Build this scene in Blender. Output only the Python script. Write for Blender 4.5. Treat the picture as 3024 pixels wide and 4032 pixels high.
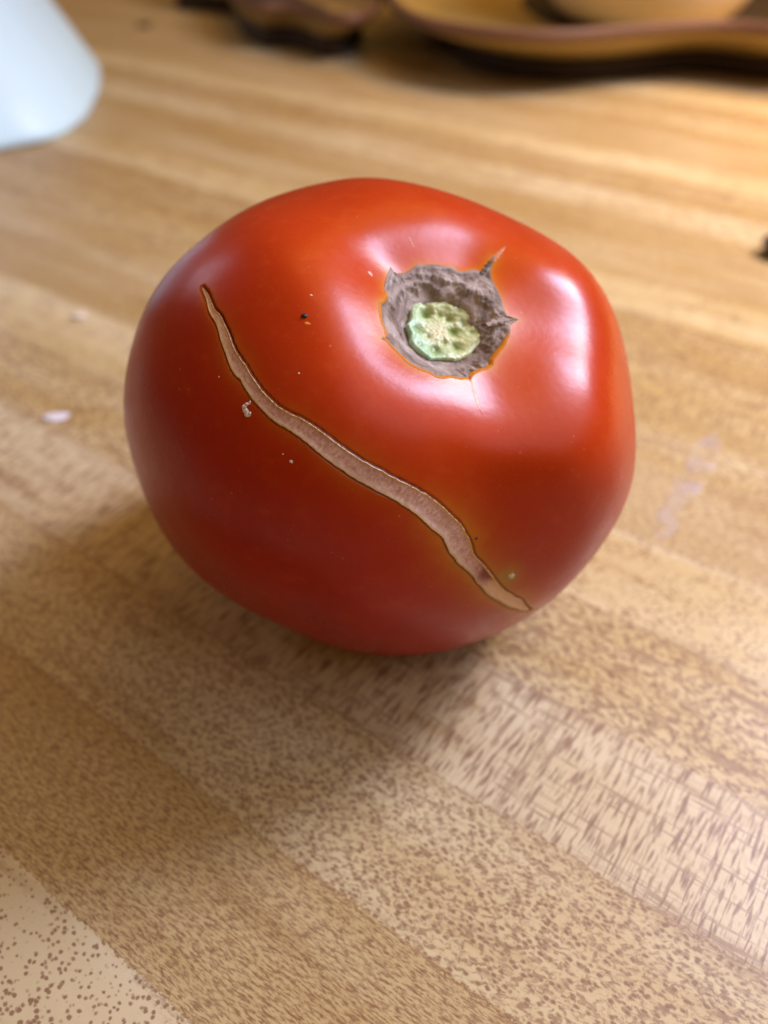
import bpy, math, random
import numpy as np
from mathutils import Vector, Matrix, noise as mnoise
random.seed(4); rng = np.random.default_rng(4)
for o in list(bpy.data.objects): bpy.data.objects.remove(o, do_unlink=True)
scene = bpy.context.scene
# ------------------------------------------------------------------ camera
cd = bpy.data.cameras.new('camera'); cam = bpy.data.objects.new('camera', cd); scene.collection.objects.link(cam)
scene.camera = cam
cam.location = (0, 0, 0.1086); cam.rotation_euler = (math.radians(90-40.2), 0, 0)
cd.sensor_fit = 'VERTICAL'; cd.sensor_height = 4.8; cd.sensor_width = 3.6; cd.lens = 4.8*3260/4032
cd.clip_start = 0.004; cd.clip_end = 20
cd.dof.use_dof = True; cd.dof.focus_distance = 0.096; cd.dof.aperture_fstop = 1.75
scene.render.resolution_x = 768; scene.render.resolution_y = 1024
# ------------------------------------------------------------------ light
w = bpy.data.worlds.new('World'); scene.world = w; w.use_nodes = True
bg = w.node_tree.nodes['Background']; bg.inputs['Color'].default_value = (1.0, 0.52, 0.14, 1); bg.inputs['Strength'].default_value = 0.27
def area(name, az, el, dist, sx, sy, power, col, target=(0, 0.15, 0.04), spread=180):
    l = bpy.data.lights.new(name, 'AREA'); l.shape = 'RECTANGLE'; l.size = sx; l.size_y = sy; l.energy = power; l.color = col
    l.spread = math.radians(spread)
    o = bpy.data.objects.new(name, l); scene.collection.objects.link(o)
    a, e = math.radians(az), math.radians(el)
    o.location = Vector(target)+dist*Vector((math.cos(a)*math.cos(e), math.sin(a)*math.cos(e), math.sin(e)))
    o.rotation_euler = (Vector(target)-o.location).to_track_quat('-Z', 'Y').to_euler()
    return o
area('window_light', 21, 44, 0.50, 0.12, 0.21, 3.8, (0.55, 0.66, 1.0))
area('foreground_fill', -20, 50, 0.60, 0.60, 0.50, 1.5, (0.74, 0.86, 1.0))  # added fill lamp, no visible source, brightens the foreground
area('far_window_light', 138, 24, 1.3, 0.30, 0.26, 1.0, (0.76, 0.82, 1.0))
area('ceiling_lamp', 38, 68, 1.0, 1.0, 0.8, 3.6, (1.0, 0.53, 0.08), target=(0.05, 0.38, 0))
area('counter_lamp', 0, 90, 0.42, 0.14, 0.14, 3.0, (1.0, 0.56, 0.06), target=(0.44, 0.36, 0.0), spread=120)
scene.view_settings.view_transform = 'Standard'; scene.view_settings.look = 'None'
scene.view_settings.exposure = -0.08; scene.view_settings.gamma = 1
# ------------------------------------------------------------------ tomato geometry (numpy)
import math
FPX = 3260.0; HC = 0.1086; PITCH = math.radians(40.2)
K = 3024/1659.0
def ray(dx, dy):
    """direction of sight for a point of the photograph, as measured on it"""
    x = (np.asarray(dx, float)*K-1512)/FPX; y = -(np.asarray(dy, float)*K-2016)/FPX
    d = np.stack([x, math.cos(PITCH)+y*math.sin(PITCH), -math.sin(PITCH)+y*math.cos(PITCH)], -1)
    return d/np.linalg.norm(d, axis=-1, keepdims=True)
CAM = np.array([0, 0, HC])
def nrm(v): return v/np.linalg.norm(v, axis=-1, keepdims=True)
TC = CAM + ray(819, 902)*0.1347          # centre of the fruit
TC = np.array([TC[0], TC[1], 0.0350])
AX = nrm(np.array([0.3456, -0.5441, 0.87]))  # stem axis leans to the viewer and to the right
AY = nrm(np.cross(AX, [1, 0, 0])); AXX = np.cross(AY, AX)
W = nrm(CAM-TC)                          # axis of the shape table below
WU = nrm(np.cross(W, [1, 0, 0])); WU = WU if WU[2] > 0 else -WU
WR = np.cross(WU, W)
SIL = [0.9289, 0.0099, -0.0617, 0.0234, -0.0135, -0.0224, 0.0169, -0.005, 0.0072, -0.0025, -0.0124, 0.0008, -0.0089, 0.0021, -0.0, 0.001, -0.0011, -0.0018, -0.0002, -0.0007, 0.0004, -0.0004, -0.0007, 0.0004, -0.0001, -0.001, 0.0005]
BUMP = [(0.5251, -0.2375, 0.3927, 0.0016), (0.4965, 1.1636, 0.27, -0.0016), (0.5334, -0.725, 0.27, 0.0016)]
LB = [-1.3769, -2.1909, -1.4, 1.1451, -1.4, 3.5737, -1.4, 0.7678]
PC, PN, PW, PD, PE = 0.037, 2.5, 0.4162, 0.0046, 3.9141
def sstep(a, b, x):
    t = np.clip((x-a)/(b-a), 0, 1); return t*t*(3-2*t)
def R0(u):
    """radius of the fruit in direction u (unit, world axes)"""
    cz = u@AX; th = np.arccos(np.clip(cz, -1, 1))
    ph = np.arctan2(u@AY, u@AXX)
    a, c, n = 0.0400, PC, PN
    s = np.sqrt(np.clip(1-cz*cz, 0, 1))
    r = (np.abs(s/a)**n+np.abs(cz/c)**n)**(-1/n)
    lob = LB[0]*np.cos(3*ph+LB[1])+LB[2]*np.cos(5*ph+LB[3])+LB[4]*np.cos(2*ph+LB[5])+LB[6]*np.cos(ph+LB[7])
    r = r*(1+0.013*lob*sstep(.15, .8, th)*sstep(2.6, 1.2, th))
    w = PW*(1+0.05*np.cos(5*ph-0.9)+.04*np.cos(2*ph+1))
    r = r-PD*np.exp(-(th/w)**PE)
    # shallow furrows running out from the stem
    for p0, wd, dp, t1 in FUR:
        d = np.angle(np.exp(1j*(ph-p0)))
        r = r-dp*np.exp(-(d/wd)**2)*sstep(.12, .35, th)*sstep(t1, t1*.45, th)
    for bt, bp, bw, ba in BUMP:         # low swellings of the shoulder
        b = np.array([math.sin(bt)*math.cos(bp), math.sin(bt)*math.sin(bp), math.cos(bt)])
        cb = s*np.cos(ph)*b[0]+s*np.sin(ph)*b[1]+cz*b[2]
        r = r+ba*np.exp(-(1-cb)*2/bw**2)
    r = r-0.004*np.exp(-((np.pi-th)/.3)**2)
    return r
FUR = [(1.10, .38, .0006, 1.7), (-2.6, .45, .0004, 1.6), (2.6, .4, .0004, 1.6)]
def R(u):
    r = R0(u)
    if SIL is not None:
        w = u@W; q = np.sqrt(np.clip(1-w*w, 0, 1)); psi = np.arctan2(u@WU, u@WR)
        v = SIL[0]+sum(SIL[2*k-1]*np.cos(k*psi)+SIL[2*k]*np.sin(k*psi) for k in range(1, (len(SIL)+1)//2))
        r = r*(1+(v-1)*sstep(.1, .95, q))
    return r
def hit(dx, dy):
    """points of the photograph -> unit directions u on the fruit (nearest surface along the ray)"""
    d = ray(dx, dy); shp = d.shape; d = d.reshape(-1, 3); out = np.zeros_like(d)
    t = np.linspace(.06, .15, 400)
    P = CAM+d[:, None, :]*t[None, :, None]-TC
    rr = np.linalg.norm(P, axis=-1); u = P/rr[..., None]
    g = rr-R(u.reshape(-1, 3)).reshape(rr.shape)
    for k in range(len(d)):
        j = np.argmax(g[k] < 0)
        if g[k, j] >= 0: j = np.argmin(g[k])
        if j > 0 and g[k, j] < 0:
            f = g[k, j-1]/(g[k, j-1]-g[k, j]); p = P[k, j-1]*(1-f)+P[k, j]*f
        else: p = P[k, j]
        out[k] = p/np.linalg.norm(p)
    return out.reshape(shp)
# ------------------------------------------------------------------ helpers
C = scene.collection
class NT:
    def __init__(s, name):
        s.m = bpy.data.materials.new(name); s.m.use_nodes = True; s.t = s.m.node_tree
        s.b = s.t.nodes['Principled BSDF']
    def put(s, sock, v):
        if v is None: return
        if isinstance(v, bpy.types.NodeSocket): s.t.links.new(v, sock)
        elif isinstance(v, (tuple, list)) and len(v) == 3 and sock.type == 'RGBA': sock.default_value = (*v, 1)
        else: sock.default_value = v
    def n(s, typ, ins=None, out=0, **kw):
        nd = s.t.nodes.new(typ)
        for k, v in kw.items(): setattr(nd, k, v)
        for k, v in (ins or {}).items(): s.put(nd.inputs[k], v)
        return nd.outputs[out]
    def ma(s, op, a, b=None, c=None, clamp=False): 
        nd = s.t.nodes.new('ShaderNodeMath'); nd.operation = op; nd.use_clamp = clamp
        for i, v in enumerate((a, b, c)): s.put(nd.inputs[i], v)
        return nd.outputs[0]
    def vm(s, op, a, b=None, out=0):
        nd = s.t.nodes.new('ShaderNodeVectorMath'); nd.operation = op
        for i, v in enumerate((a, b)):
            if v is not None: s.put(nd.inputs[i], v)
        return nd.outputs[out]
    def mix(s, f, a, b, blend='MIX'):
        nd = s.t.nodes.new('ShaderNodeMix'); nd.data_type = 'RGBA'; nd.blend_type = blend
        s.put(nd.inputs[0], f); s.put(nd.inputs[6], a); s.put(nd.inputs[7], b); return nd.outputs[2]
    def noise(s, vec, scale, detail=2, rough=.5, dist=0):
        return s.n('ShaderNodeTexNoise', {'Vector': vec, 'Scale': scale, 'Detail': detail, 'Roughness': rough, 'Distortion': dist}, 0)
    def ss(s, v, a, b):          # smoothstep a..b -> 0..1
        nd = s.t.nodes.new('ShaderNodeMapRange'); nd.interpolation_type = 'SMOOTHSTEP'
        s.put(nd.inputs[0], v); s.put(nd.inputs[1], a); s.put(nd.inputs[2], b); return nd.outputs[0]
    def attr(s, name): return s.n('ShaderNodeAttribute', {}, 2, attribute_name=name)
    def acol(s, name): return s.n('ShaderNodeAttribute', {}, 0, attribute_name=name)
    def obj(s): return s.n('ShaderNodeTexCoord', {}, 3)
    def comb(s, x, y, z=0.0): return s.n('ShaderNodeCombineXYZ', {0: x, 1: y, 2: z})
    def bump(s, h, dist, strength=1.0, nrm=None):
        return s.n('ShaderNodeBump', {'Height': h, 'Distance': dist, 'Strength': strength})
    def P(s, **kw):
        for k, v in kw.items(): s.put(s.b.inputs[k.replace('_', ' ')], v)
        return s.m
def mesh_obj(name, V, F, mat, parent=None, smooth=True, origin=None, attrs=None, uv=None):
    me = bpy.data.meshes.new(name); V = np.asarray(V, np.float32)
    org = np.zeros(3) if origin is None else np.asarray(origin, float)
    V = V-org.astype(np.float32)
    if isinstance(F, np.ndarray):
        n = F.shape[1]; me.vertices.add(len(V)); me.vertices.foreach_set('co', V.ravel())
        me.loops.add(F.size); me.loops.foreach_set('vertex_index', F.astype(np.int32).ravel())
        me.polygons.add(len(F)); me.polygons.foreach_set('loop_start', np.arange(0, F.size, n, dtype=np.int32))
        me.update(calc_edges=True)
    else: me.from_pydata([tuple(map(float, v)) for v in V], [], F)
    me.polygons.foreach_set('use_smooth', [smooth]*len(me.polygons))
    for k, a in (attrs or {}).items():
        a = np.asarray(a, np.float32)
        if a.ndim == 1: me.attributes.new(k, 'FLOAT', 'POINT').data.foreach_set('value', a)
        else: me.attributes.new(k, 'FLOAT_COLOR', 'POINT').data.foreach_set('color', np.c_[a, np.ones(len(a))].astype(np.float32).ravel())
    me.materials.append(mat); me.validate(); me.update()
    o = bpy.data.objects.new(name, me); C.objects.link(o)
    o.location = tuple(org)
    if parent is not None:
        o.parent = parent; o.location = tuple(org-np.array(parent.location))
    return o
def tag(o, label=None, cat=None, group=None, kind=None):
    for k, v in dict(label=label, category=cat, group=group, kind=kind).items():
        if v: o[k] = v
    return o
def empty(name, loc, label, cat):
    o = bpy.data.objects.new(name, None); C.objects.link(o); o.location = loc; o.empty_display_size = .01
    return tag(o, label, cat)
def grid_faces(n, m, wrap=True):
    """n rows, m columns; columns wrap"""
    i = np.arange(n-1)[:, None]; j = np.arange(m if wrap else m-1)[None, :]; k = (j+1) % m
    return np.stack([i*m+j, i*m+k, (i+1)*m+k, (i+1)*m+j], -1).reshape(-1, 4)

# ------------------------------------------------------------------ materials
def mat_counter():
    M = NT('maple_print_laminate'); p = M.obj()
    s = M.ma('MULTIPLY', M.vm('DOT_PRODUCT', p, (-.809, .588, 0), out=1), 1000)
    t = M.ma('MULTIPLY', M.vm('DOT_PRODUCT', p, (.588, .809, 0), out=1), 1000)
    wob = M.ma('MULTIPLY', M.ma('SUBTRACT', M.noise(M.comb(M.ma('MULTIPLY', s, .05), M.ma('MULTIPLY', t, .05)), 1, 2), .5), 1.2)
    jag = M.ma('MULTIPLY', M.ma('SUBTRACT', M.noise(M.comb(s, t), 1.1, 2), .5), 2.0)
    tw = M.ma('ADD', t, M.ma('ADD', wob, jag))
    x = M.ma('DIVIDE', M.ma('SUBTRACT', tw, 15.4), 22.4); k = M.ma('FLOOR', x); fr = M.ma('SUBTRACT', x, k)
    typ = M.ma('FLOORED_MODULO', M.ma('ADD', k, 1), 5)
    rnd = M.n('ShaderNodeTexWhiteNoise', {'W': M.ma('ADD', k, 7.3)}, 0, noise_dimensions='1D')
    def v(a, b, off=0.0, sk=0.0):
        if off not in (6, 16, 8, 18) and (a > .2 or b > .8): a, b, sk = a*1.45, b*1.45, sk*1.45
        return M.comb(M.ma('ADD', M.ma('MULTIPLY', s, a), M.ma('MULTIPLY', t, sk)), M.ma('MULTIPLY', t, b), off)
    # 0 scattered pores
    def vor(vec, rnd=1.0):
        return M.n('ShaderNodeTexVoronoi', {'Vector': vec, 'Scale': 1.0, 'Randomness': rnd}, 0)
    dens = M.noise(v(.12, .12, 3), 1, 2)
    warp = M.noise(v(1.6, 1.6, 9), 1, 2)
    d0 = vor(v(.80, .92, 1)); d0 = M.ma('ADD', d0, M.ma('MULTIPLY', M.ma('SUBTRACT', warp, .5), .45))
    m0 = M.ma('SUBTRACT', 1, M.ss(d0, M.ma('SUBTRACT', M.ma('MULTIPLY', dens, .70), .20), M.ma('ADD', M.ma('MULTIPLY', dens, .70), .10)))
    # 1 fine short streaks along the grain
    a1 = M.noise(v(.42, 1.75, 2, .25), 1, 3, .6); b1 = M.noise(v(1.0, 3.4, 5), 1, 2)
    m1 = M.ss(M.ma('ADD', M.ma('MULTIPLY', a1, .65), M.ma('MULTIPLY', b1, .35)), .42, .64)
    # 2 worm-like flecks
    a2 = M.noise(v(.60, 1.0, 4, .15), 1, 2, .55, .9); m2 = M.ss(a2, .44, .68)
    c2 = vor(v(.62, 1.0, 11), .85); c2 = M.ma('ADD', c2, M.ma('MULTIPLY', M.ma('SUBTRACT', warp, .5), .5)); m2 = M.ma('MAXIMUM', M.ma('MULTIPLY', m2, .75), M.ma('SUBTRACT', 1, M.ss(c2, .16, .56)))
    # 3 ray flecks across the grain over fine lines
    a3 = M.noise(v(1.8, .19, 6), 1, 2, .5, .12); a3b = M.noise(v(2.2, .26, 16), 1, 1)
    m3 = M.ma('MAXIMUM', M.ss(a3, .50, .67), M.ma('MULTIPLY', M.ss(a3b, .58, .70), .8))
    def thinline(vec, w_, amp): return M.ma('MULTIPLY', M.ma('SUBTRACT', 1, M.ss(M.ma('ABSOLUTE', M.ma('SUBTRACT', M.noise(vec, 1, 1), .5)), w_*.3, w_)), amp)
    l3 = M.ma('MULTIPLY', thinline(v(.02, .55, 8), .022, .6), M.ss(M.noise(v(.12, .3, 80), 1, 1), .42, .55))
    l3b = M.ma('MULTIPLY', thinline(v(.60, .02, 18), .022, .6), M.ss(M.noise(v(.3, .1, 81), 1, 1), .42, .55))
    m3 = M.ma('MAXIMUM', m3, M.ma('MAXIMUM', l3, l3b))
    # 4 mottled with long contour lines
    a4 = M.noise(v(.5, .75, 7, -.25), 1, 2, .6, .8); m4 = M.ma('MULTIPLY', M.ss(a4, .43, .65), .95)
    l4 = M.ma('SUBTRACT', 1, M.ss(M.ma('ABSOLUTE', M.ma('SUBTRACT', M.noise(v(.05, .16, 12), 1, 2), .5)), .004, .018))
    m4 = M.ma('MAXIMUM', m4, M.ma('MULTIPLY', l4, .7))
    tot = None
    for j, mm in enumerate((m0, m1, m2, m3, m4)):
        sel = M.ma('COMPARE', typ, float(j), .5); q = M.ma('MULTIPLY', mm, sel)
        tot = q if tot is None else M.ma('ADD', tot, q)
    # some pores spill over every strip, and the ends of a strip fade into streaks
    edge = M.ma('MULTIPLY', M.ss(M.ma('ABSOLUTE', M.ma('SUBTRACT', fr, .5)), .36, .5), M.ss(M.noise(v(.04, .2, 20), 1, 2), .4, .6))
    tot = M.ma('MAXIMUM', tot, M.ma('MULTIPLY', M.ma('MULTIPLY', m1, edge), .7))
    tot = M.ma('MULTIPLY', tot, M.ma('ADD', .70, M.ma('MULTIPLY', M.noise(v(.3, .4, 22), 1, 2), .6)), clamp=True)
    line = M.ma('MULTIPLY', M.ma('SUBTRACT', 1, M.ss(M.ma('ABSOLUTE', M.ma('SUBTRACT', fr, .985)), .0, .014)), M.ss(M.noise(v(.10, .1, 30), 1, 2), .36, .55))
    tot = M.ma('MAXIMUM', tot, M.ma('MULTIPLY', line, .9))
    # low frequency tone
    low = M.noise(v(.012, .07, 40), 1, 3, .6)
    base = M.mix(M.ss(low, .3, .7), (.65, .55, .33), (.49, .355, .135))
    base = M.mix(M.ma('MULTIPLY', rnd, .6), base, (.44, .305, .12))
    nearf = M.ma('SUBTRACT', 1, M.ma('MULTIPLY', M.ma('GREATER_THAN', k, 3.5), M.ma('ADD', .55, M.ma('MULTIPLY', rnd, .45))))
    def sel_(j): return M.ma('COMPARE', typ, float(j), .5)
    base = M.mix(M.ma('MULTIPLY', M.ma('MULTIPLY', M.ma('ADD', M.ma('ADD', sel_(3), sel_(0)), M.ma('MULTIPLY', sel_(2), .4)), nearf), .42), base, (.72, .66, .51))
    base = M.mix(M.ma('MULTIPLY', M.ma('MULTIPLY', sel_(1), nearf), .12), base, (.46, .32, .15))
    
    blot = M.ss(M.noise(v(.03, .16, 50), 1, 3), .55, .72)
    base = M.mix(M.ma('MULTIPLY', blot, .55), base, (.36, .23, .09))
    col = M.mix(M.ma('MULTIPLY', tot, .95), base, M.mix(.6, base, (.15, .05, .03)))
    col = M.mix(M.ma('MULTIPLY', tot, .5), col, (.19, .075, .035))
    h = M.noise(v(.9, .9, 60), 1, 3)
    return M.P(Base_Color=col, Roughness=M.ma('ADD', .34, M.ma('MULTIPLY', M.noise(v(.05, .05, 70), 1, 3), .14)),
               Normal=M.bump(h, .00006, .5), Specular_IOR_Level=.35)
def mat_skin():
    M = NT('ripe_tomato_skin'); p = M.obj()
    hc, hs, th = M.attr('halo_crack'), M.attr('halo_stem'), M.attr('theta')
    n1 = M.noise(p, 45, 3); n2 = M.noise(p, 420, 3, .6); n3 = M.noise(p, 2600, 2)
    red = M.mix(M.ss(n1, .35, .7), (.31, .006, .004), (.39, .012, .003))
    org = M.mix(M.ss(n1, .3, .7), (.56, .050, .003), (.64, .080, .004))
    f = M.ma('MULTIPLY', M.ma('SUBTRACT', 1, M.ss(M.ma('ADD', th, M.ma('MULTIPLY', n1, .5)), .45, 1.45)), .85)
    c = M.mix(f, red, org)
    c = M.mix(M.ma('MULTIPLY', M.ss(n2, .50, .80), .10), c, (.80, .17, .03))
    c = M.mix(M.ma('MULTIPLY', M.ss(n3, .70, .80), .25), c, (.75, .30, .16))
    c = M.mix(M.ma('MULTIPLY', hc, M.ma('ADD', .5, M.ma('MULTIPLY', n2, .8))), c, (.56, .20, .010))
    c = M.mix(M.attr('green'), c, (.36, .22, .02))
    c = M.mix(M.ma('MULTIPLY', hs, .75), c, (.66, .26, .015))
    # fine pale dots under the skin, and a few duller scuffs
    vd = M.n('ShaderNodeTexVoronoi', {'Vector': p, 'Scale': 750.0, 'Randomness': 1.0}, 0)
    vr = M.n('ShaderNodeTexVoronoi', {'Vector': p, 'Scale': 750.0, 'Randomness': 1.0}, 1)
    sel = M.ss(M.vm('DOT_PRODUCT', vr, (1, 0, 0), out=1), .80, .90)
    c = M.mix(M.ma('MULTIPLY', M.ma('MULTIPLY', M.ma('SUBTRACT', 1, M.ss(vd, .05, .16)), sel), .35), c, (.78, .30, .16))
    h = M.ma('ADD', M.noise(p, 1100, 2), M.ma('MULTIPLY', M.noise(p, 150, 2), 2.0))
    nr = M.bump(h, .000035, .5)
    return M.P(Base_Color=c, Roughness=M.ma('ADD', .26, M.ma('MULTIPLY', M.ss(M.noise(p, 90, 4, .7), .3, .75), .12)), Normal=nr, Subsurface_Weight=.08,
               Subsurface_Radius=(1.0, .18, .06), Subsurface_Scale=.0025, Specular_IOR_Level=.25, Coat_Weight=.05, Coat_Roughness=.22)
def mat_crack():
    M = NT('healed_crack_tissue'); uu, vv = M.attr('along'), M.attr('across')   # mm, edge at |1|
    av = M.ma('ABSOLUTE', vv)
    st = M.ma('ADD', M.ma('MULTIPLY', M.noise(M.comb(M.ma('MULTIPLY', uu, 2.4), M.ma('MULTIPLY', vv, 1.1)), 1, 3, .65, .5), .6), M.ma('MULTIPLY', M.noise(M.comb(M.ma('MULTIPLY', uu, 3.2), M.ma('MULTIPLY', vv, 4.0), 7.0), 1, 3, .7), .4))
    s2 = M.noise(M.comb(M.ma('MULTIPLY', uu, .25), M.ma('MULTIPLY', vv, .6), 4.0), 1, 2)
    c = M.mix(M.ss(st, .32, .70), (.56, .25, .23), (.88, .67, .64))
    c = M.mix(M.ma('MULTIPLY', M.ss(s2, .35, .65), .35), c, (.44, .20, .15))
    c = M.mix(M.ma('MULTIPLY', M.ss(M.ma('MULTIPLY', vv, -1.0), .0, .8), .45), c, (.76, .58, .50))
    c = M.mix(M.ma('MULTIPLY', M.attr('tan'), .85), c, M.mix(st, (.66, .36, .22), (.88, .66, .46)))
    c = M.mix(M.ma('MULTIPLY', M.attr('raw'), .95, clamp=True), c, (.24, .05, .035))
    lip = M.ma('MULTIPLY', M.ss(av, .80, .93), M.ma('SUBTRACT', 1, M.ss(av, 1.04, 1.12)))
    lipc = M.mix(M.ss(vv, -.2, .2), (.50, .30, .10), (.80, .55, .14))
    c = M.mix(lip, c, lipc)
    rag = M.ma('MULTIPLY', M.ma('SUBTRACT', M.noise(M.comb(M.ma('MULTIPLY', uu, 2.0), vv), 1, 3), .5), .45)
    av2 = M.ma('ADD', av, rag)
    c = M.mix(M.ss(av2, 1.06, 1.18), c, (.13, .035, .010))
    c = M.mix(M.ss(av2, 1.18, 1.46), c, (.34, .06, .008))
    return M.P(Base_Color=c, Roughness=M.mix(M.ss(av, 1.0, 1.2), (.55,)*3, (.35,)*3), Normal=M.bump(st, .00006, .5), Specular_IOR_Level=.4)
def mat_cork():
    M = NT('corky_stem_scar'); p = M.obj(); r = M.attr('rho'); a = M.attr('ang')
    n1 = M.noise(p, 260, 4, .65, .6); n2 = M.noise(p, 900, 3, .6)
    # concentric papery ridges
    rg = M.noise(M.comb(M.ma('MULTIPLY', a, 1.6), M.ma('MULTIPLY', r, 11), 2.0), 1, 3, .6, .4)
    c = M.mix(M.ss(n1, .3, .7), (.21, .15, .125), (.46, .37, .32))
    c = M.mix(M.ma('MULTIPLY', M.ss(rg, .52, .70), .75), c, (.54, .48, .45))
    c = M.mix(M.ma('MULTIPLY', M.ss(rg, .48, .36), .5), c, (.12, .075, .05))
    c = M.mix(M.ma('MULTIPLY', M.ss(M.noise(p, 170, 2), .56, .66), .5), c, (.10, .045, .02))
    c = M.mix(M.ss(r, .985, 1.03), c, (.24, .10, .025))
    return M.P(Base_Color=c, Roughness=.72, Normal=M.bump(M.ma('ADD', rg, M.ma('MULTIPLY', n2, .5)), .00035, .55), Specular_IOR_Level=.3)
def mat_plain(name, col, rough=.5, var=.12, scale=60, bump=0.0, **kw):
    M = NT(name); p = M.obj(); n = M.noise(p, scale, 3)
    dark = tuple(c*(1-var) for c in col); lite = tuple(min(1, c*(1+var)) for c in col)
    return M.P(Base_Color=M.mix(n, dark, lite), Roughness=rough, Normal=M.bump(n, bump, .6) if bump else None, **kw)
def mat_vcol(name, rough=.5, **kw):
    M = NT(name); n = M.noise(M.obj(), 1500, 2); c = M.acol('tint')
    return M.P(Base_Color=M.mix(M.ma('MULTIPLY', n, .25), c, M.mix(.5, c, (.45, .55, .25))), Roughness=rough, Normal=M.bump(n, .0001, .5), **kw)
# ------------------------------------------------------------------ the counter
def on_plane(dx, dy, z=0.0):
    d = ray(dx, dy); return CAM+d*((z-HC)/d[..., 2])[..., None]
def at_y(dx, dy, y):
    d = ray(dx, dy); return CAM+d*(y/d[..., 1])[..., None]
X0, X1, Y0, Y1, TH, BV = -1.3, 1.3, -.25, 1.6, .038, .004
V = []
for z, i in ((-TH, 0), (-BV, 0), (-BV*.3, BV*.3), (0, BV)):
    V += [(X0+i, Y0+i, z), (X1-i, Y0+i, z), (X1-i, Y1-i, z), (X0+i, Y1-i, z)]
F = [[3, 2, 1, 0], [12, 13, 14, 15]]+[[r*4+j, r*4+(j+1) % 4, r*4+4+(j+1) % 4, r*4+4+j] for r in range(3) for j in range(4)]
counter = mesh_obj('countertop', V, F, mat_counter(), smooth=False); tag(counter, kind='structure')
# ------------------------------------------------------------------ tomato
def resample(P, n):
    P = np.asarray(P, float); d = np.r_[0, np.cumsum(np.linalg.norm(np.diff(P, axis=0), axis=1))]
    t = np.linspace(0, d[-1], n); return np.stack([np.interp(t, d, P[:, k]) for k in range(P.shape[1])], 1)
def smooth1(A, k, closed=False):
    for _ in range(k):
        B = A.copy()
        if closed: A = (np.roll(B, 1, 0)+2*B+np.roll(B, -1, 0))/4
        else: A[1:-1] = (B[:-2]+2*B[1:-1]+B[2:])/4
    return A
def c4(L): return [((700+x/2.074)/K, (1050+y/2.074)/K) for x, y in L]
def c5(L): return [((1300+x/1.843)/K, (1700+y/1.843)/K) for x, y in L]
def c1(L): return [((1350+x/1.843)/K, (900+y/1.843)/K) for x, y in L]
UP = c4([(200, 165), (240, 210), (272, 285), (300, 350), (350, 400), (380, 470), (415, 540), (440, 615), (470, 690), (520, 765), (560, 820), (595, 885), (640, 950), (690, 1020), (740, 1070), (790, 1120), (830, 1155), (910, 1200), (1000, 1238), (1070, 1280), (1150, 1335), (1280, 1435)]) + \
     c5([(45, 85), (130, 148), (230, 212), (300, 250), (380, 290), (450, 332), (530, 370), (620, 415), (700, 460), (770, 510), (830, 560), (880, 612), (930, 655), (962, 700), (982, 745), (1005, 780), (1020, 820), (1030, 865), (1042, 900), (1100, 955), (1150, 1015), (1190, 1068), (1225, 1115), (1260, 1150), (1310, 1178), (1345, 1205), (1390, 1218), (1400, 1248), (1450, 1292)])
LO = c4([(200, 165), (218, 225), (240, 290), (252, 350), (270, 395), (310, 450), (335, 520), (350, 590), (372, 650), (400, 720), (415, 775), (440, 830), (470, 880), (512, 915), (545, 975), (600, 1060), (640, 1110), (690, 1160), (760, 1235), (820, 1280), (890, 1315), (1000, 1390), (1100, 1470), (1230, 1580)]) + \
     c5([(70, 260), (150, 318), (300, 402), (370, 440), (450, 480), (520, 522), (590, 570), (640, 605), (700, 665), (750, 710), (815, 758), (845, 820), (868, 875), (905, 912), (930, 955), (975, 985), (1010, 1020), (1040, 1045), (1062, 1085), (1100, 1125), (1140, 1175), (1200, 1215), (1250, 1240), (1300, 1272), (1345, 1280), (1390, 1300), (1448, 1300)])
NL = 520
up = hit(*resample(UP, NL).T); lo = hit(*resample(LO, NL).T)
for _ in range(3):                      # pair the two edges squarely across the crack
    md = nrm(up+lo); md = smooth1(md, 10); md[0] = nrm(up[0]+lo[0]); md[-1] = nrm(up[-1]+lo[-1]); tg = nrm(np.gradient(md, axis=0))
    def pair(E):
        E2 = resample(E, 3000); out = np.empty_like(md)
        for i in range(NL):
            j0 = int(i/(NL-1)*2999); a_, b_ = max(0, j0-260), min(3000, j0+260); w_ = E2[a_:b_]-md[i]
            out[i] = E2[a_+np.argmin(np.abs(w_@tg[i])+.02*np.linalg.norm(w_, axis=1))]
        out[0], out[-1] = E[0], E[-1]; return nrm(smooth1(out, 2))
    up, lo = pair(up), pair(lo)
mid = nrm(up+lo); hw = np.linalg.norm(up-lo, axis=1)/2*R(mid)      # metres
MP = TC+mid*R(mid)[:, None]
al = np.r_[0, np.cumsum(np.linalg.norm(np.diff(MP, axis=0), axis=1))]*1000
# stem scar outline
SC = c1([(350, 285), (368, 318), (400, 330), (455, 328), (500, 298), (550, 262), (590, 272), (640, 262), (720, 275), (800, 285), (830, 310), (870, 318), (920, 308), (960, 302), (1000, 322), (1030, 290), (1055, 245), (1090, 200), (1100, 215), (1080, 270), (1065, 320), (1080, 380), (1105, 430), (1130, 470), (1152, 540), (1165, 590), (1185, 630), (1230, 645), (1272, 658), (1235, 680), (1205, 700), (1210, 740), (1200, 785), (1170, 850), (1130, 900), (1095, 950), (1088, 990), (1040, 1020), (1000, 1030), (960, 1050), (938, 1075), (930, 1110), (905, 1088), (860, 1092), (780, 1075), (735, 1085), (680, 1078), (640, 1050), (560, 1020), (480, 980), (430, 930), (400, 900), (340, 840), (325, 815), (285, 798), (310, 775), (305, 730), (285, 690), (272, 640), (262, 540), (290, 515), (315, 485), (305, 440), (308, 400), (325, 350)])
SCp = resample(SC+[SC[0]], 481)[:-1]
so = hit(*SCp.T); sc = nrm(hit(*[np.array([v]) for v in c1([(735, 680)])[0]])[0])
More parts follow.
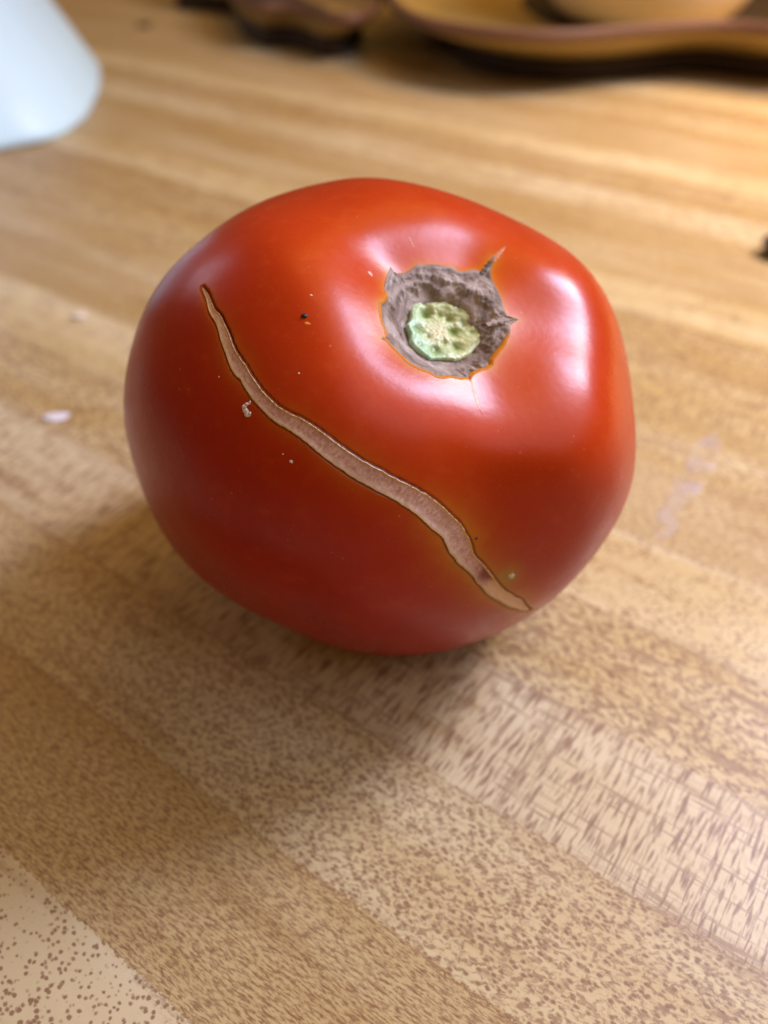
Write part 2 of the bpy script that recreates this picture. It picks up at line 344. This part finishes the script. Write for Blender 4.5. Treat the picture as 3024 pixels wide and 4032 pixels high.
T1 = nrm(np.cross(sc, [0, 0, 1])); T2 = np.cross(sc, T1)
def gn(u): return np.stack([u@T1, u@T2], -1)/(u@sc)[..., None]
so2 = gn(so); RS = float(R(sc[None])[0])
rad_o = np.linalg.norm(so2, axis=1); rmean = float(np.median(rad_o))
BD = .0036
def bowl(u):
    d = np.linalg.norm(gn(u), axis=-1)/rmean
    return BD*(1-sstep(.35, 1.02, d))
# fruit skin
nth, nph = 640, 1100
th = np.linspace(0.0006, np.pi-.0006, nth); ph = np.linspace(-np.pi, np.pi, nph, endpoint=False)
T, Pp = np.meshgrid(th, ph, indexing='ij')
U = (np.cos(T)[..., None]*AX+np.sin(T)[..., None]*(np.cos(Pp)[..., None]*AXX+np.sin(Pp)[..., None]*AY)).reshape(-1, 3)
r = R(U)
# signed distance to the crack (metres)
sd = np.full(len(U), .05); near = np.where((np.max(U@mid[::20].T, axis=1) > .95))[0]
mc = resample(np.c_[MP, hw, np.arange(NL)], 900); cen = mc[:, :3]; idx_s = np.zeros(len(U))
P = TC+U*r[:, None]
for ch in np.array_split(near, 60):
    D = np.linalg.norm(P[ch][:, None, :]-cen[None], axis=-1)-mc[None, :, 3]
    j = D.argmin(1); sd[ch] = D[np.arange(len(ch)), j]; idx_s[ch] = j/900
r = r-.0007*sstep(.00033, .00008, sd)
wob = np.array([mnoise.noise(Vector((a*9, 2, 0))) for a in np.linspace(0, 1, 200)])
amp = .55+.9*sstep(.62, .85, idx_s)+.6*np.interp(idx_s, np.linspace(0, 1, 200), wob)
hwid = .0008+.0016*sstep(.5, .85, idx_s)
halo_c = np.clip(amp, 0, 1)*np.exp(-np.clip(sd-.0002, 0, 1)/hwid)*.8
pb = hit(*[np.array([v]) for v in c5([(1290, 1050)])[0]])[0]; PB = TC+pb*R(pb[None])[0]
green = .75*np.exp(-(np.linalg.norm(P-PB, axis=1)/.0017)**2)*sstep(-.001, .0005, sd)+.5*np.exp(-np.clip(sd, 0, 1)/.0006)*sstep(.68, .82, idx_s)
# scar bowl
msk = np.where(U@sc > .80)[0]; q = gn(U[msk]); A0 = so2; A1 = np.roll(so2, -1, 0)
sdist = np.zeros(len(msk))
for ch in np.array_split(np.arange(len(msk)), 60):
    pq = q[ch][:, None, :]; e = (A1-A0)[None]; wv = pq-A0[None]
    tt = np.clip((wv*e).sum(-1)/((e*e).sum(-1)+1e-12), 0, 1)
    dm = np.linalg.norm(wv-e*tt[..., None], axis=-1).min(1)
    y0, y1 = A0[None, :, 1], A1[None, :, 1]; c = ((y0 > pq[..., 1]) != (y1 > pq[..., 1]))
    xi = A0[None, :, 0]+(pq[..., 1]-y0)/(y1-y0+1e-12)*(A1-A0)[None, :, 0]
    ins = (c & (pq[..., 0] < xi)).sum(1) % 2 == 1
    sdist[ch] = np.where(ins, -dm, dm)*RS
halo_s = np.zeros(len(U)); halo_s[msk] = np.exp(-np.clip(sdist, 0, 1)/.00065)
r[msk] -= bowl(U[msk])*sstep(.0, -.0006, sdist)+.0011*sstep(-.0001, -.0007, sdist)
P = TC+U*r[:, None]
zlow = P[:, 2] < .004
P[:, 2] = np.where(zlow, .004-(.004)*np.tanh((.004-P[:, 2])/.004), P[:, 2])
ctr = (TC[0], TC[1], 0)
tomato = empty('tomato', ctr, 'ripe red tomato with a long healed crack and green stem stub', 'tomato')
FF = grid_faces(nth, nph)
skin = mesh_obj('skin', P, FF, mat_skin(), tomato, origin=ctr, attrs=dict(halo_crack=halo_c, halo_stem=halo_s, green=np.clip(green, 0, 1), theta=np.repeat(th, nph)))
# crack tissue
vs = np.r_[-1.5, -1.4, -1.3, -1.2, -1.1, -1.03, np.linspace(-.97, .97, 17), 1.03, 1.1, 1.2, 1.3, 1.4, 1.5]
half = (up-lo)/2; hl = np.linalg.norm(half, axis=1, keepdims=True)
dirn = smooth1(half/np.maximum(hl, 1e-6), 6)
tp = np.minimum(sstep(0, 130, np.arange(NL)), sstep(NL-1, NL-25, np.arange(NL)))
Vc = []; A_al = []; A_ac = []; tan = []; raw = []
mg = (.00055*(.15+.85*tp))/R(mid)                                  # margin per unit |v|-1
for v in vs:
    off = hl[:, 0]*np.clip(v, -1, 1)+np.sign(v)*np.clip((abs(v)-.6)/.4, 0, 1)*tp*.0016*np.array([mnoise.fractal(Vector((a*1.1, np.sign(v)*5, 1)), .8, 2, 3) for a in al])+np.sign(v)*np.maximum(abs(v)-1, 0)*mg
    u = nrm((up+lo)/2+dirn*off[:, None]); rr = R(u)
    if abs(v) <= .98:
        nz = np.array([mnoise.noise(Vector((a*.9, v*1.4, 3)))+.5*mnoise.noise(Vector((a*2.5, v*3, 9))) for a in al])
        h = -.00014*(1-abs(v)**3)*(.3+.7*tp)+.00009*nz
    else:
        h = np.interp(abs(v), [.98, 1.03, 1.1, 1.2, 1.5], [0, .00010, .00006, .00001, -.00006])*(.4+.6*tp)+0*al
        if v > 0: h = h+.00005*np.exp(-((abs(v)-1.03)/.07)**2)*tp
    Vc.append(TC+u*(rr+h)[:, None]); A_al.append(al); A_ac.append(np.full(NL, v))
    f = np.arange(NL)/NL
    tan.append(sstep(.86, .885, f)+sstep(.22, .02, f)*.8+sstep(.25, .10, f)*.2); raw.append(np.exp(-((f-.855)/.022)**2)*(.8+.5*v)*(1.2) if abs(v) < 1 else 0*f)
Vc = np.concatenate(Vc); Fc = grid_faces(len(vs), NL, wrap=False)[:, ::-1]
mesh_obj('growth_crack', Vc, Fc.copy(), mat_crack(), tomato, origin=ctr, attrs=dict(along=np.concatenate(A_al), across=np.concatenate(A_ac), tan=np.clip(np.concatenate(tan), 0, 1), raw=np.clip(np.concatenate(raw), 0, 1)))
# cork scar
nr_ = 70; rho = np.linspace(0, 1.0, nr_)**.9; Vs = []; Ar = []; Aa = []
ang = np.unwrap(np.arctan2(so2[:, 1], so2[:, 0]))
sm_r = smooth1(rad_o.copy(), 40, True)
for i, q_ in enumerate(rho):
    g = so2*q_ if i else so2*0
    u = nrm(sc+g[:, :1]*T1+g[:, 1:]*T2); dp = bowl(u)
    rel = np.linalg.norm(g, axis=1)/rmean
    P3 = u*RS*1000
    nz = np.array([mnoise.fractal(Vector(p*.55), .7, 2.1, 4) for p in P3])
    # papery terraces round the wall
    ter = np.sin(rel*26+2.2*np.sin(ang*2+1)+3*nz)*.00016*sstep(.45, .6, rel)*sstep(1.1, .9, rel)
    edge = sstep(1.0, .93, q_)
    h = -dp+(.00032*nz*sstep(.2, .5, rel)+ter)*edge+.00012*(1-edge)+.00025*edge*sstep(1.0, .8, rel)*0
    Vs.append(TC+u*(R(u)+h-.00006)[:, None]); Ar.append(np.full(len(so), q_)); Aa.append(ang)
for ex, hh in ((1.012, .00004), (1.03, -.00018)):
    g = so2*ex; u = nrm(sc+g[:, :1]*T1+g[:, 1:]*T2); Vs.append(TC+u*(R(u)+hh)[:, None]); Ar.append(np.full(len(so), ex)); Aa.append(ang)
cork = mat_cork()
mesh_obj('stem_scar', np.concatenate(Vs), grid_faces(nr_+2, len(so)), cork, tomato, origin=ctr, attrs=dict(rho=np.concatenate(Ar), ang=np.concatenate(Aa)))
# little radial cracks that leave the scar
def thin(name, pts, w0, w1, mat, h=.00003, n=60):
    px = resample(c1(pts), n); u = hit(*px.T); t_ = nrm(np.gradient(u, axis=0)); sd_ = nrm(np.cross(u, t_)); f = np.linspace(0, 1, n)
    wd = (w0*(1-f)+w1*f)*np.sin(np.clip(f*1.02+.12, 0, 1)*np.pi)**.5*(1+.35*np.sin(f*31)+.2*np.sin(f*67+1)); Vt = []
    for v, hh in ((-1.6, -.00003), (-1, h*.6), (-.4, h), (.4, h), (1, h*.6), (1.6, -.00003)):
        uu = nrm(u+sd_*(v*wd/RS)[:, None]); Vt.append(TC+uu*(R(uu)+hh)[:, None])
    return mesh_obj(name, np.concatenate(Vt), grid_faces(6, n, False), mat, tomato, origin=ctr)
m_pale = mat_plain('pale_dry_crack', (.85, .48, .34), .5, .3, 900)
m_pale2 = mat_plain('grey_brown_crack', (.30, .21, .16), .6, .3, 900)
thin('radial_crack', [(1085, 235), (1120, 195), (1160, 150), (1200, 112)], .00035, .00006, mat_plain('tan_dry_crack', (.60, .22, .10), .5, .3, 900))
thin('radial_crack', [(930, 1100), (945, 1150), (962, 1220), (985, 1290), (1012, 1350)], .00012, .00016, m_pale)
thin('radial_crack', [(1045, 700), (1090, 675), (1150, 668), (1210, 660), (1275, 660)], .00022, .0002, m_pale2, h=.00006)
thin('radial_crack', [(1000, 330), (1030, 300), (1065, 245), (1100, 200)], .00030, .00010, mat_plain('dark_crack', (.06, .05, .03), .6, .3, 900), h=.00015)
thin('radial_crack', [(480, 62), (490, 85), (510, 130), (522, 165)], .00006, .00004, m_pale)
# green stub
def hit_off(dx, dy, off):
    global R
    R_ = R; R = lambda u: R_(u)-off
    try: return hit(dx, dy)
    finally: R = R_
ST = c1([(485, 560), (520, 535), (560, 522), (600, 540), (640, 545), (680, 530), (720, 528), (760, 548), (800, 572), (850, 560), (880, 580), (900, 605), (950, 640), (990, 665), (1015, 710), (1020, 760), (1010, 810), (1000, 850), (970, 885), (935, 920), (900, 950), (860, 965), (825, 985), (780, 975), (720, 965), (670, 968), (620, 972), (585, 945), (540, 910), (500, 870), (468, 825), (478, 790), (462, 750), (440, 705), (470, 680), (480, 640), (478, 600)])
OFF = .0027
st = smooth1(hit_off(*resample(ST+[ST[0]], 181)[:-1].T, OFF), 2, True)
stc = nrm(st.mean(0)); g_o = gn(st); g_c = gn(stc)
pits = [(600, 620, 38, 1), (545, 740, 34, .8), (810, 745, 42, 1), (670, 885, 42, 1), (825, 860, 36, .9), (775, 655, 28, .8), (700, 625, 24, .5), (590, 560, 24, .35), (880, 690, 28, .4), (620, 780, 26, .4), (740, 830, 26, .5), (930, 760, 28, .4), (560, 850, 24, .4)]
pg = gn(hit_off(*np.array(c1([(a, b) for a, b, _, _ in pits])).T, OFF)); pw = np.array([p[2] for p in pits])/1.843/FPX*.112/RS; pa = np.array([p[3] for p in pits])
cg = gn(hit_off(*np.array(c1([(690, 760), (560, 870)])).T, OFF))
Vt = []; tint = []
lev = [(q_, 0) for q_ in np.linspace(0, .9, 40)]+[(.95, -.0002), (.99, -.0006), (1.0, -.0011), (1.01, -.0020), (1.0, -.0032)]
for q_, dz in lev:
    g = g_c+(g_o-g_c)*q_; u = nrm(sc+g[:, :1]*T1+g[:, 1:]*T2)
    D = np.linalg.norm(g[:, None]-pg[None], axis=-1); pit = (pa*np.exp(-(D/pw/1.15)**2)).sum(1)
    nz = np.array([mnoise.fractal(Vector((a*55, b*55, 1.0)), .8, 2, 4) for a, b in g])
    h = -OFF+dz-.0008*np.clip(pit, 0, 1.1)+.00012*nz+.0006*sstep(.45, .85, q_)*sstep(1.0, .93, q_)
    Vt.append(TC+u*(R(u)+h)[:, None])
    left = np.clip(.5-(g-g_c)@nrm(gn(nrm(st[0:1]*0+up[0]))-g_c)[0]*0, 0, 1)
    mint = np.array([.42, .66, .44]); lime = np.array([.56, .60, .30]); cream = np.array([.72, .66, .38]); dark = np.array([.16, .26, .03])
    sx = np.clip((g-g_c)@nrm(gn(hit_off(*np.array(c1([(450, 800)])).T, OFF))[0]-g_c)/rmean*1.8+.1, 0, 1)[:, None]
    c = lime*(1-sx)+mint*sx
    cc = np.exp(-(np.linalg.norm(g-cg[0], axis=1)/(rmean*.22))**2)[:, None]; c = c*(1-cc)+cream*cc
    c = c*(1+.18*nz[:, None]); pp = np.clip(pit*(1+.5*nz), 0, 1)[:, None]*.85; c = c*(1-pp)+dark*pp
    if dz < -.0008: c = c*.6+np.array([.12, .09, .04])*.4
    tint.append(np.clip(c, 0, 1))
mesh_obj('stem_stub', np.concatenate(Vt), grid_faces(len(lev), 180), mat_vcol('cut_green_stem', .42, Subsurface_Weight=.15, Subsurface_Scale=.001), tomato, origin=ctr, attrs=dict(tint=np.concatenate(tint)))
# ------------------------------------------------------------------ small marks on the fruit
def blob(name, dx, dy, rx, ry, h, mat, parent=None, n=26, seed=0, rough=.25, lift=0):
    u0 = hit(np.array([dx]), np.array([dy]))[0]; a1 = nrm(np.cross(u0, [0, 0, 1])); a2 = np.cross(u0, a1)
    t0 = np.linspace(0, 2*np.pi, n, endpoint=False)
    rr = np.array([1+rough*mnoise.noise(Vector((math.cos(a)*1.7+seed, math.sin(a)*1.7, seed*3.1))) * 2 for a in t0]); Vb = []
    for f, hh in ((.0, 1), (.35, .95), (.65, .75), (.88, .4), (1, -.15)):
        u = nrm(u0+(a1*(np.cos(t0)*rr*rx*f)[:, None]+a2*(np.sin(t0)*rr*ry*f)[:, None])/.036)
        Vb.append(TC+u*(R(u)+h*hh+lift)[:, None])
    return mesh_obj(name, np.concatenate(Vb), grid_faces(5, n), mat, parent, origin=ctr if parent else TC+u0*R(u0[None])[0])
m_white = mat_plain('white_flake', (.72, .62, .56), .6, .2, 1500, .0001)
m_black = mat_plain('black_speck', (.012, .008, .006), .6, .2, 900)
m_corky = mat_plain('pale_cork_dot', (.55, .50, .36), .6, .25, 900, .0001)
def cpx(f, x, y): return f([(x, y)])[0]
tag(blob('speck', *cpx(c4, 1032, 403), .00033, .0003, .00025, m_black, seed=3), 'black speck on the tomato between crack and stem ring highlight', 'speck')
tag(blob('speck', *cpx(c5, 1062, 774), .00017, .00017, .00015, m_black, seed=8), 'tiny black speck just above the right end of the tomato crack', 'speck')
blob('healed_spot', *cpx(c5, 1315, 1045), .00042, .00046, .00018, m_corky, tomato, seed=5)
blob('healed_spot', *cpx(c4, 1060, 462), .00032, .00016, .00002, mat_plain('orange_scuff', (.8, .28, .05), .4, .2, 900), tomato, seed=6)
tag(blob('flake', *cpx(c4, 925, 1592), .0002, .00016, .00012, m_white, seed=7), 'tiny white flake on the dark red skin below the crack', 'flake')
for k, (x, y, f, a, b) in enumerate([(858, 1530, c4, .0001, .00008), (988, 870, c4, .00012, .0001), (1088, 232, c4, .00018, .00012), (335, 900, c4, .0001, .0001)]):
    blob('skin_fleck', *cpx(f, x, y), a, b, .00003, m_white if k < 2 else m_pale, tomato, n=12, seed=10+k)
# fleck lines: scratches
thin('skin_nick', [(190, 312), (205, 335), (222, 352)], .00018, .00008, m_pale)
# curled shred of white skin beside the crack
pts = c4([(600, 1095), (590, 1118), (560, 1125), (545, 1155), (560, 1180), (568, 1205), (590, 1208), (600, 1185)])
px = smooth1(resample(pts, 40), 3); u = hit(*px.T); t_ = nrm(np.gradient(u, axis=0)); sd_ = nrm(np.cross(u, t_)); Vt = []
wd = np.interp(np.linspace(0, 1, 40), [0, .15, .45, .8, 1], [.00004, .00012, .00030, .00030, .00008])
for k in range(8):
    a = k/8*2*np.pi; uu = nrm(u+sd_*(np.cos(a)*wd/.036)[:, None]); Vt.append(TC+uu*(R(uu)+.00012+.00014*np.sin(a)+.00008*np.sin(np.arange(40)*.9))[:, None])
Vt = np.stack(Vt, 1).reshape(-1, 3)
tag(mesh_obj('flake', Vt, grid_faces(40, 8), m_white, origin=Vt.mean(0)), 'curled white shred stuck on the tomato just left of the long crack', 'flake')

# ------------------------------------------------------------------ white dish, upper left
def ringloft(name, rings, mat, parent=None, origin=None, cap0=True, cap1=True):
    n = len(rings[0]); V_ = np.concatenate(rings); Fs = [list(map(int, f)) for f in grid_faces(len(rings), n)]
    if cap0: Fs.append(list(range(n))[::-1])
    if cap1: Fs.append([len(V_)-n+i for i in range(n)])
    return mesh_obj(name, V_, Fs, mat, parent, origin=origin)
wg = on_plane(np.array([-330, -180, 0, 60, 112, 160, 200, 224]), np.array([410, 375, 333, 322, 312, 292, 255, 205]), 0.0)
back = np.array([wg[-1]+[-.012, .05, 0], wg[-1]+[-.07, .13, 0], wg[-1]+[-.20, .17, 0], wg[0]+[-.08, .12, 0]])
foot = np.concatenate([wg, back]); foot = resample(np.concatenate([foot, foot[:1]]), 161)[:-1]; foot = smooth1(foot, 2, True)
top_c = at_y(np.array([0.]), np.array([165.]), wg[4][1]+.012)[0]
lean = (top_c-wg[4])/top_c[2]             # shift per metre of height
cxy = foot.mean(0); rings = []
for z, s_ in ((0.0, .965), (.0012, .985), (.004, 1.0), (.02, 1.0), (.045, .995), (.07, .985), (.085, .965), (.093, .93), (.097, .86), (.0985, .70)):
    rg_ = cxy+(foot-cxy)*s_; rg_ = rg_+np.array([lean[0], lean[1], 0])*z; rg_[:, 2] = z; rings.append(rg_)
m_cer = mat_plain('white_glazed_plastic', (.62, .86, .97), .45, .02, 30)
wd_ = empty('white_dish', tuple(cxy), 'glossy white leaning dish with a rounded corner, behind the tomato at upper left', 'dish')
ringloft('dish_body', rings, m_cer, wd_, origin=tuple(cxy))
# ------------------------------------------------------------------ wavy amber dish with brown rim, upper right
def dish(name, rim_px, zr, back_pts, label, mats, footk=.81, fz=.012):
    fr_ = on_plane(*np.array(rim_px, float).T, zr); ring = np.concatenate([fr_, np.array([[a, b, zr] for a, b in back_pts])])
    ring = smooth1(resample(np.concatenate([ring, ring[:1]]), 241)[:-1], 8, True); c0 = ring.mean(0); c0[2] = 0
    def lv(s_, z, ): 
        q_ = c0+(ring-[0, 0, zr]-c0)*s_; q_[:, 2] = z; return q_
    e = empty(name, tuple(c0), label, 'dish')
    ringloft('foot', [lv(footk*.98, .0), lv(footk, .0006), lv(footk+.004, fz-.0005), lv(footk*.9, fz+.0005)], mats[2], e, origin=tuple(c0))  # foot fills the shadow gap under the dish, shade painted in
    ringloft('dish_body', [lv(footk*.9, fz), lv(footk+.012, fz), lv(footk+.04, fz+.002), lv(footk+.10, fz+.007), lv(.985, zr-.003), lv(.975, zr-.001), lv(.95, zr-.006), lv(.90, fz+.006), lv(.84, fz+.002), lv(.4, fz), lv(.02, fz)], mats[0], e, origin=tuple(c0))
    rr = []
    for k in range(10):
        a = k/10*2*np.pi; rr.append(lv(.985+.013*math.cos(a), zr+.0030*math.sin(a)))
    rr = np.stack(rr, 0); Vr = rr.reshape(-1, 3); m = rr.shape[1]
    Fr = [[i*m+j, i*m+(j+1) % m, ((i+1) % 10)*m+(j+1) % m, ((i+1) % 10)*m+j] for i in range(10) for j in range(m)]
    mesh_obj('rim', Vr, Fr, mats[1], e, origin=tuple(c0))
    return e, c0
m_amb = mat_plain('amber_glaze', (.42, .28, .075), .5, .25, 18)
m_rim = mat_plain('brown_glazed_rim', (.15, .065, .03), .6, .25, 25)
m_ft = mat_plain('foot_painted_shadow', (.03, .016, .008), .8, .3, 60)  # near-black colour stands in for the shadow beneath the dishes
m_olv = mat_plain('olive_brown_glaze', (.30, .19, .06), .55, .3, 18)
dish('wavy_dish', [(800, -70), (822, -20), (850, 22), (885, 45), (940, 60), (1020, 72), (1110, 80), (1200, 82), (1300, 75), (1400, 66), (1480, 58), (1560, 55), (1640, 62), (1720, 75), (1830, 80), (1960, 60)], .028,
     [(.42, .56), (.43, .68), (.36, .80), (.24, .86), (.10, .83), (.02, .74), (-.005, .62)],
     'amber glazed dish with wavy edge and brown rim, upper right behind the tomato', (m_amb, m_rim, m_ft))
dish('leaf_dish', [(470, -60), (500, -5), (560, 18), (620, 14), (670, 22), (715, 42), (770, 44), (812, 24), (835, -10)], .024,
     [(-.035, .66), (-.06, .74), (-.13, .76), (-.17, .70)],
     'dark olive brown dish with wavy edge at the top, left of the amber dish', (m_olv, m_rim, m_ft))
# cream bowl standing in the amber dish
bc = on_plane(np.array([1430.]), np.array([72.]), .0145)[0]; bc = np.array([bc[0], bc[1]+.048, .0145])
prof = [(.0, 0), (.040, 0), (.047, .0015), (.054, .007), (.063, .020), (.070, .036), (.073, .052), (.0725, .0545), (.070, .054), (.066, .038), (.057, .020), (.042, .009), (.0, .006)]
a = np.linspace(0, 2*np.pi, 72, endpoint=False); rings = [np.stack([bc[0]+max(r_, 1e-5)*np.cos(a), bc[1]+max(r_, 1e-5)*np.sin(a), np.full(72, bc[2]+z)], 1) for r_, z in prof]
bo = ringloft('cream_bowl', rings, mat_plain('cream_glaze', (.70, .60, .46), .3, .06, 20), origin=tuple(bc)); tag(bo, 'small cream bowl standing in the amber dish at the top right', 'bowl')
# ------------------------------------------------------------------ crumbs on the counter
def crumb(name, dx, dy, r_, hgt, mat, label, cat, seed, asp=1.0):
    c = on_plane(np.array([float(dx)]), np.array([float(dy)]), 0)[0]; n, m = 14, 8; rings = []
    for i in range(m):
        f = i/(m-1); rad = math.sin(math.pi*(.12+.86*f))**.7 if i < m-1 else .05; zz = hgt*f
        t0 = np.linspace(0, 2*np.pi, n, endpoint=False)
        k_ = np.array([1+.45*mnoise.noise(Vector((math.cos(q_)*1.3+seed, math.sin(q_)*1.3, f*2+seed))) for q_ in t0])
        rings.append(np.stack([c[0]+r_*asp*rad*k_*np.cos(t0), c[1]+r_*rad*k_*np.sin(t0), np.full(n, zz)+.0002*0], 1))
    return tag(ringloft(name, rings, mat, origin=tuple(c)), label, cat)
m_cr = mat_plain('pale_crumb', (.75, .68, .60), .6, .15, 400, .0004)
m_dk = mat_plain('dark_crumb', (.05, .03, .02), .6, .3, 400, .0004)
m_wt = mat_plain('white_crumb', (.80, .80, .92), .4, .1, 400, .0002)
crumb('crumb', 122, 902, .0020, .0006, m_wt, 'white crumb on the counter left of the tomato', 'crumb', 1, 1.5)
crumb('crumb', 170, 685, .0016, .0010, m_cr, 'small pale crumb on the counter at left, below the white dish', 'crumb', 2, 1.3)
crumb('crumb', 648, 97, .0040, .002, m_cr, 'pale crumb on the counter in front of the olive brown dish', 'crumb', 3)
crumb('crumb', 312, 57, .0048, .002, m_dk, 'dark crumb on the counter right of the white dish', 'crumb', 4)
crumb('dark_lump', 1672, 552, .0052, .007, m_dk, 'dark round lump cut off by the right edge of the photo', 'lump', 5)
# dried smear of milk on the counter: a thin film
def smear(px, label=None, seed=0):
    g = on_plane(*np.array(px, float).T, 0.0); g = smooth1(resample(np.concatenate([g, g[:1]]), 121)[:-1], 3, True); c = g.mean(0); rings = []
    for f, z in ((1.0, .00002), (.93, .0001), (.8, .00014), (.4, .00015), (.02, .00015)):
        q_ = c+(g-c)*f; q_[:, 2] = z; rings.append(q_)
    V_ = np.concatenate(rings)
    M = NT('dried_smear'); n = M.noise(M.obj(), 160, 3); a_ = M.ma('MULTIPLY', M.ss(n, .35, .7), .38)
    M.P(Base_Color=(.66, .62, .74), Roughness=.35, Alpha=a_)
    return mesh_obj('dried_smear', V_, grid_faces(5, 120), M.m, counter, origin=c)
smear([(1545, 930), (1560, 960), (1545, 1010), (1515, 1060), (1480, 1090), (1462, 1140), (1440, 1165), (1405, 1160), (1400, 1125), (1430, 1100), (1445, 1050), (1480, 1010), (1500, 960)])
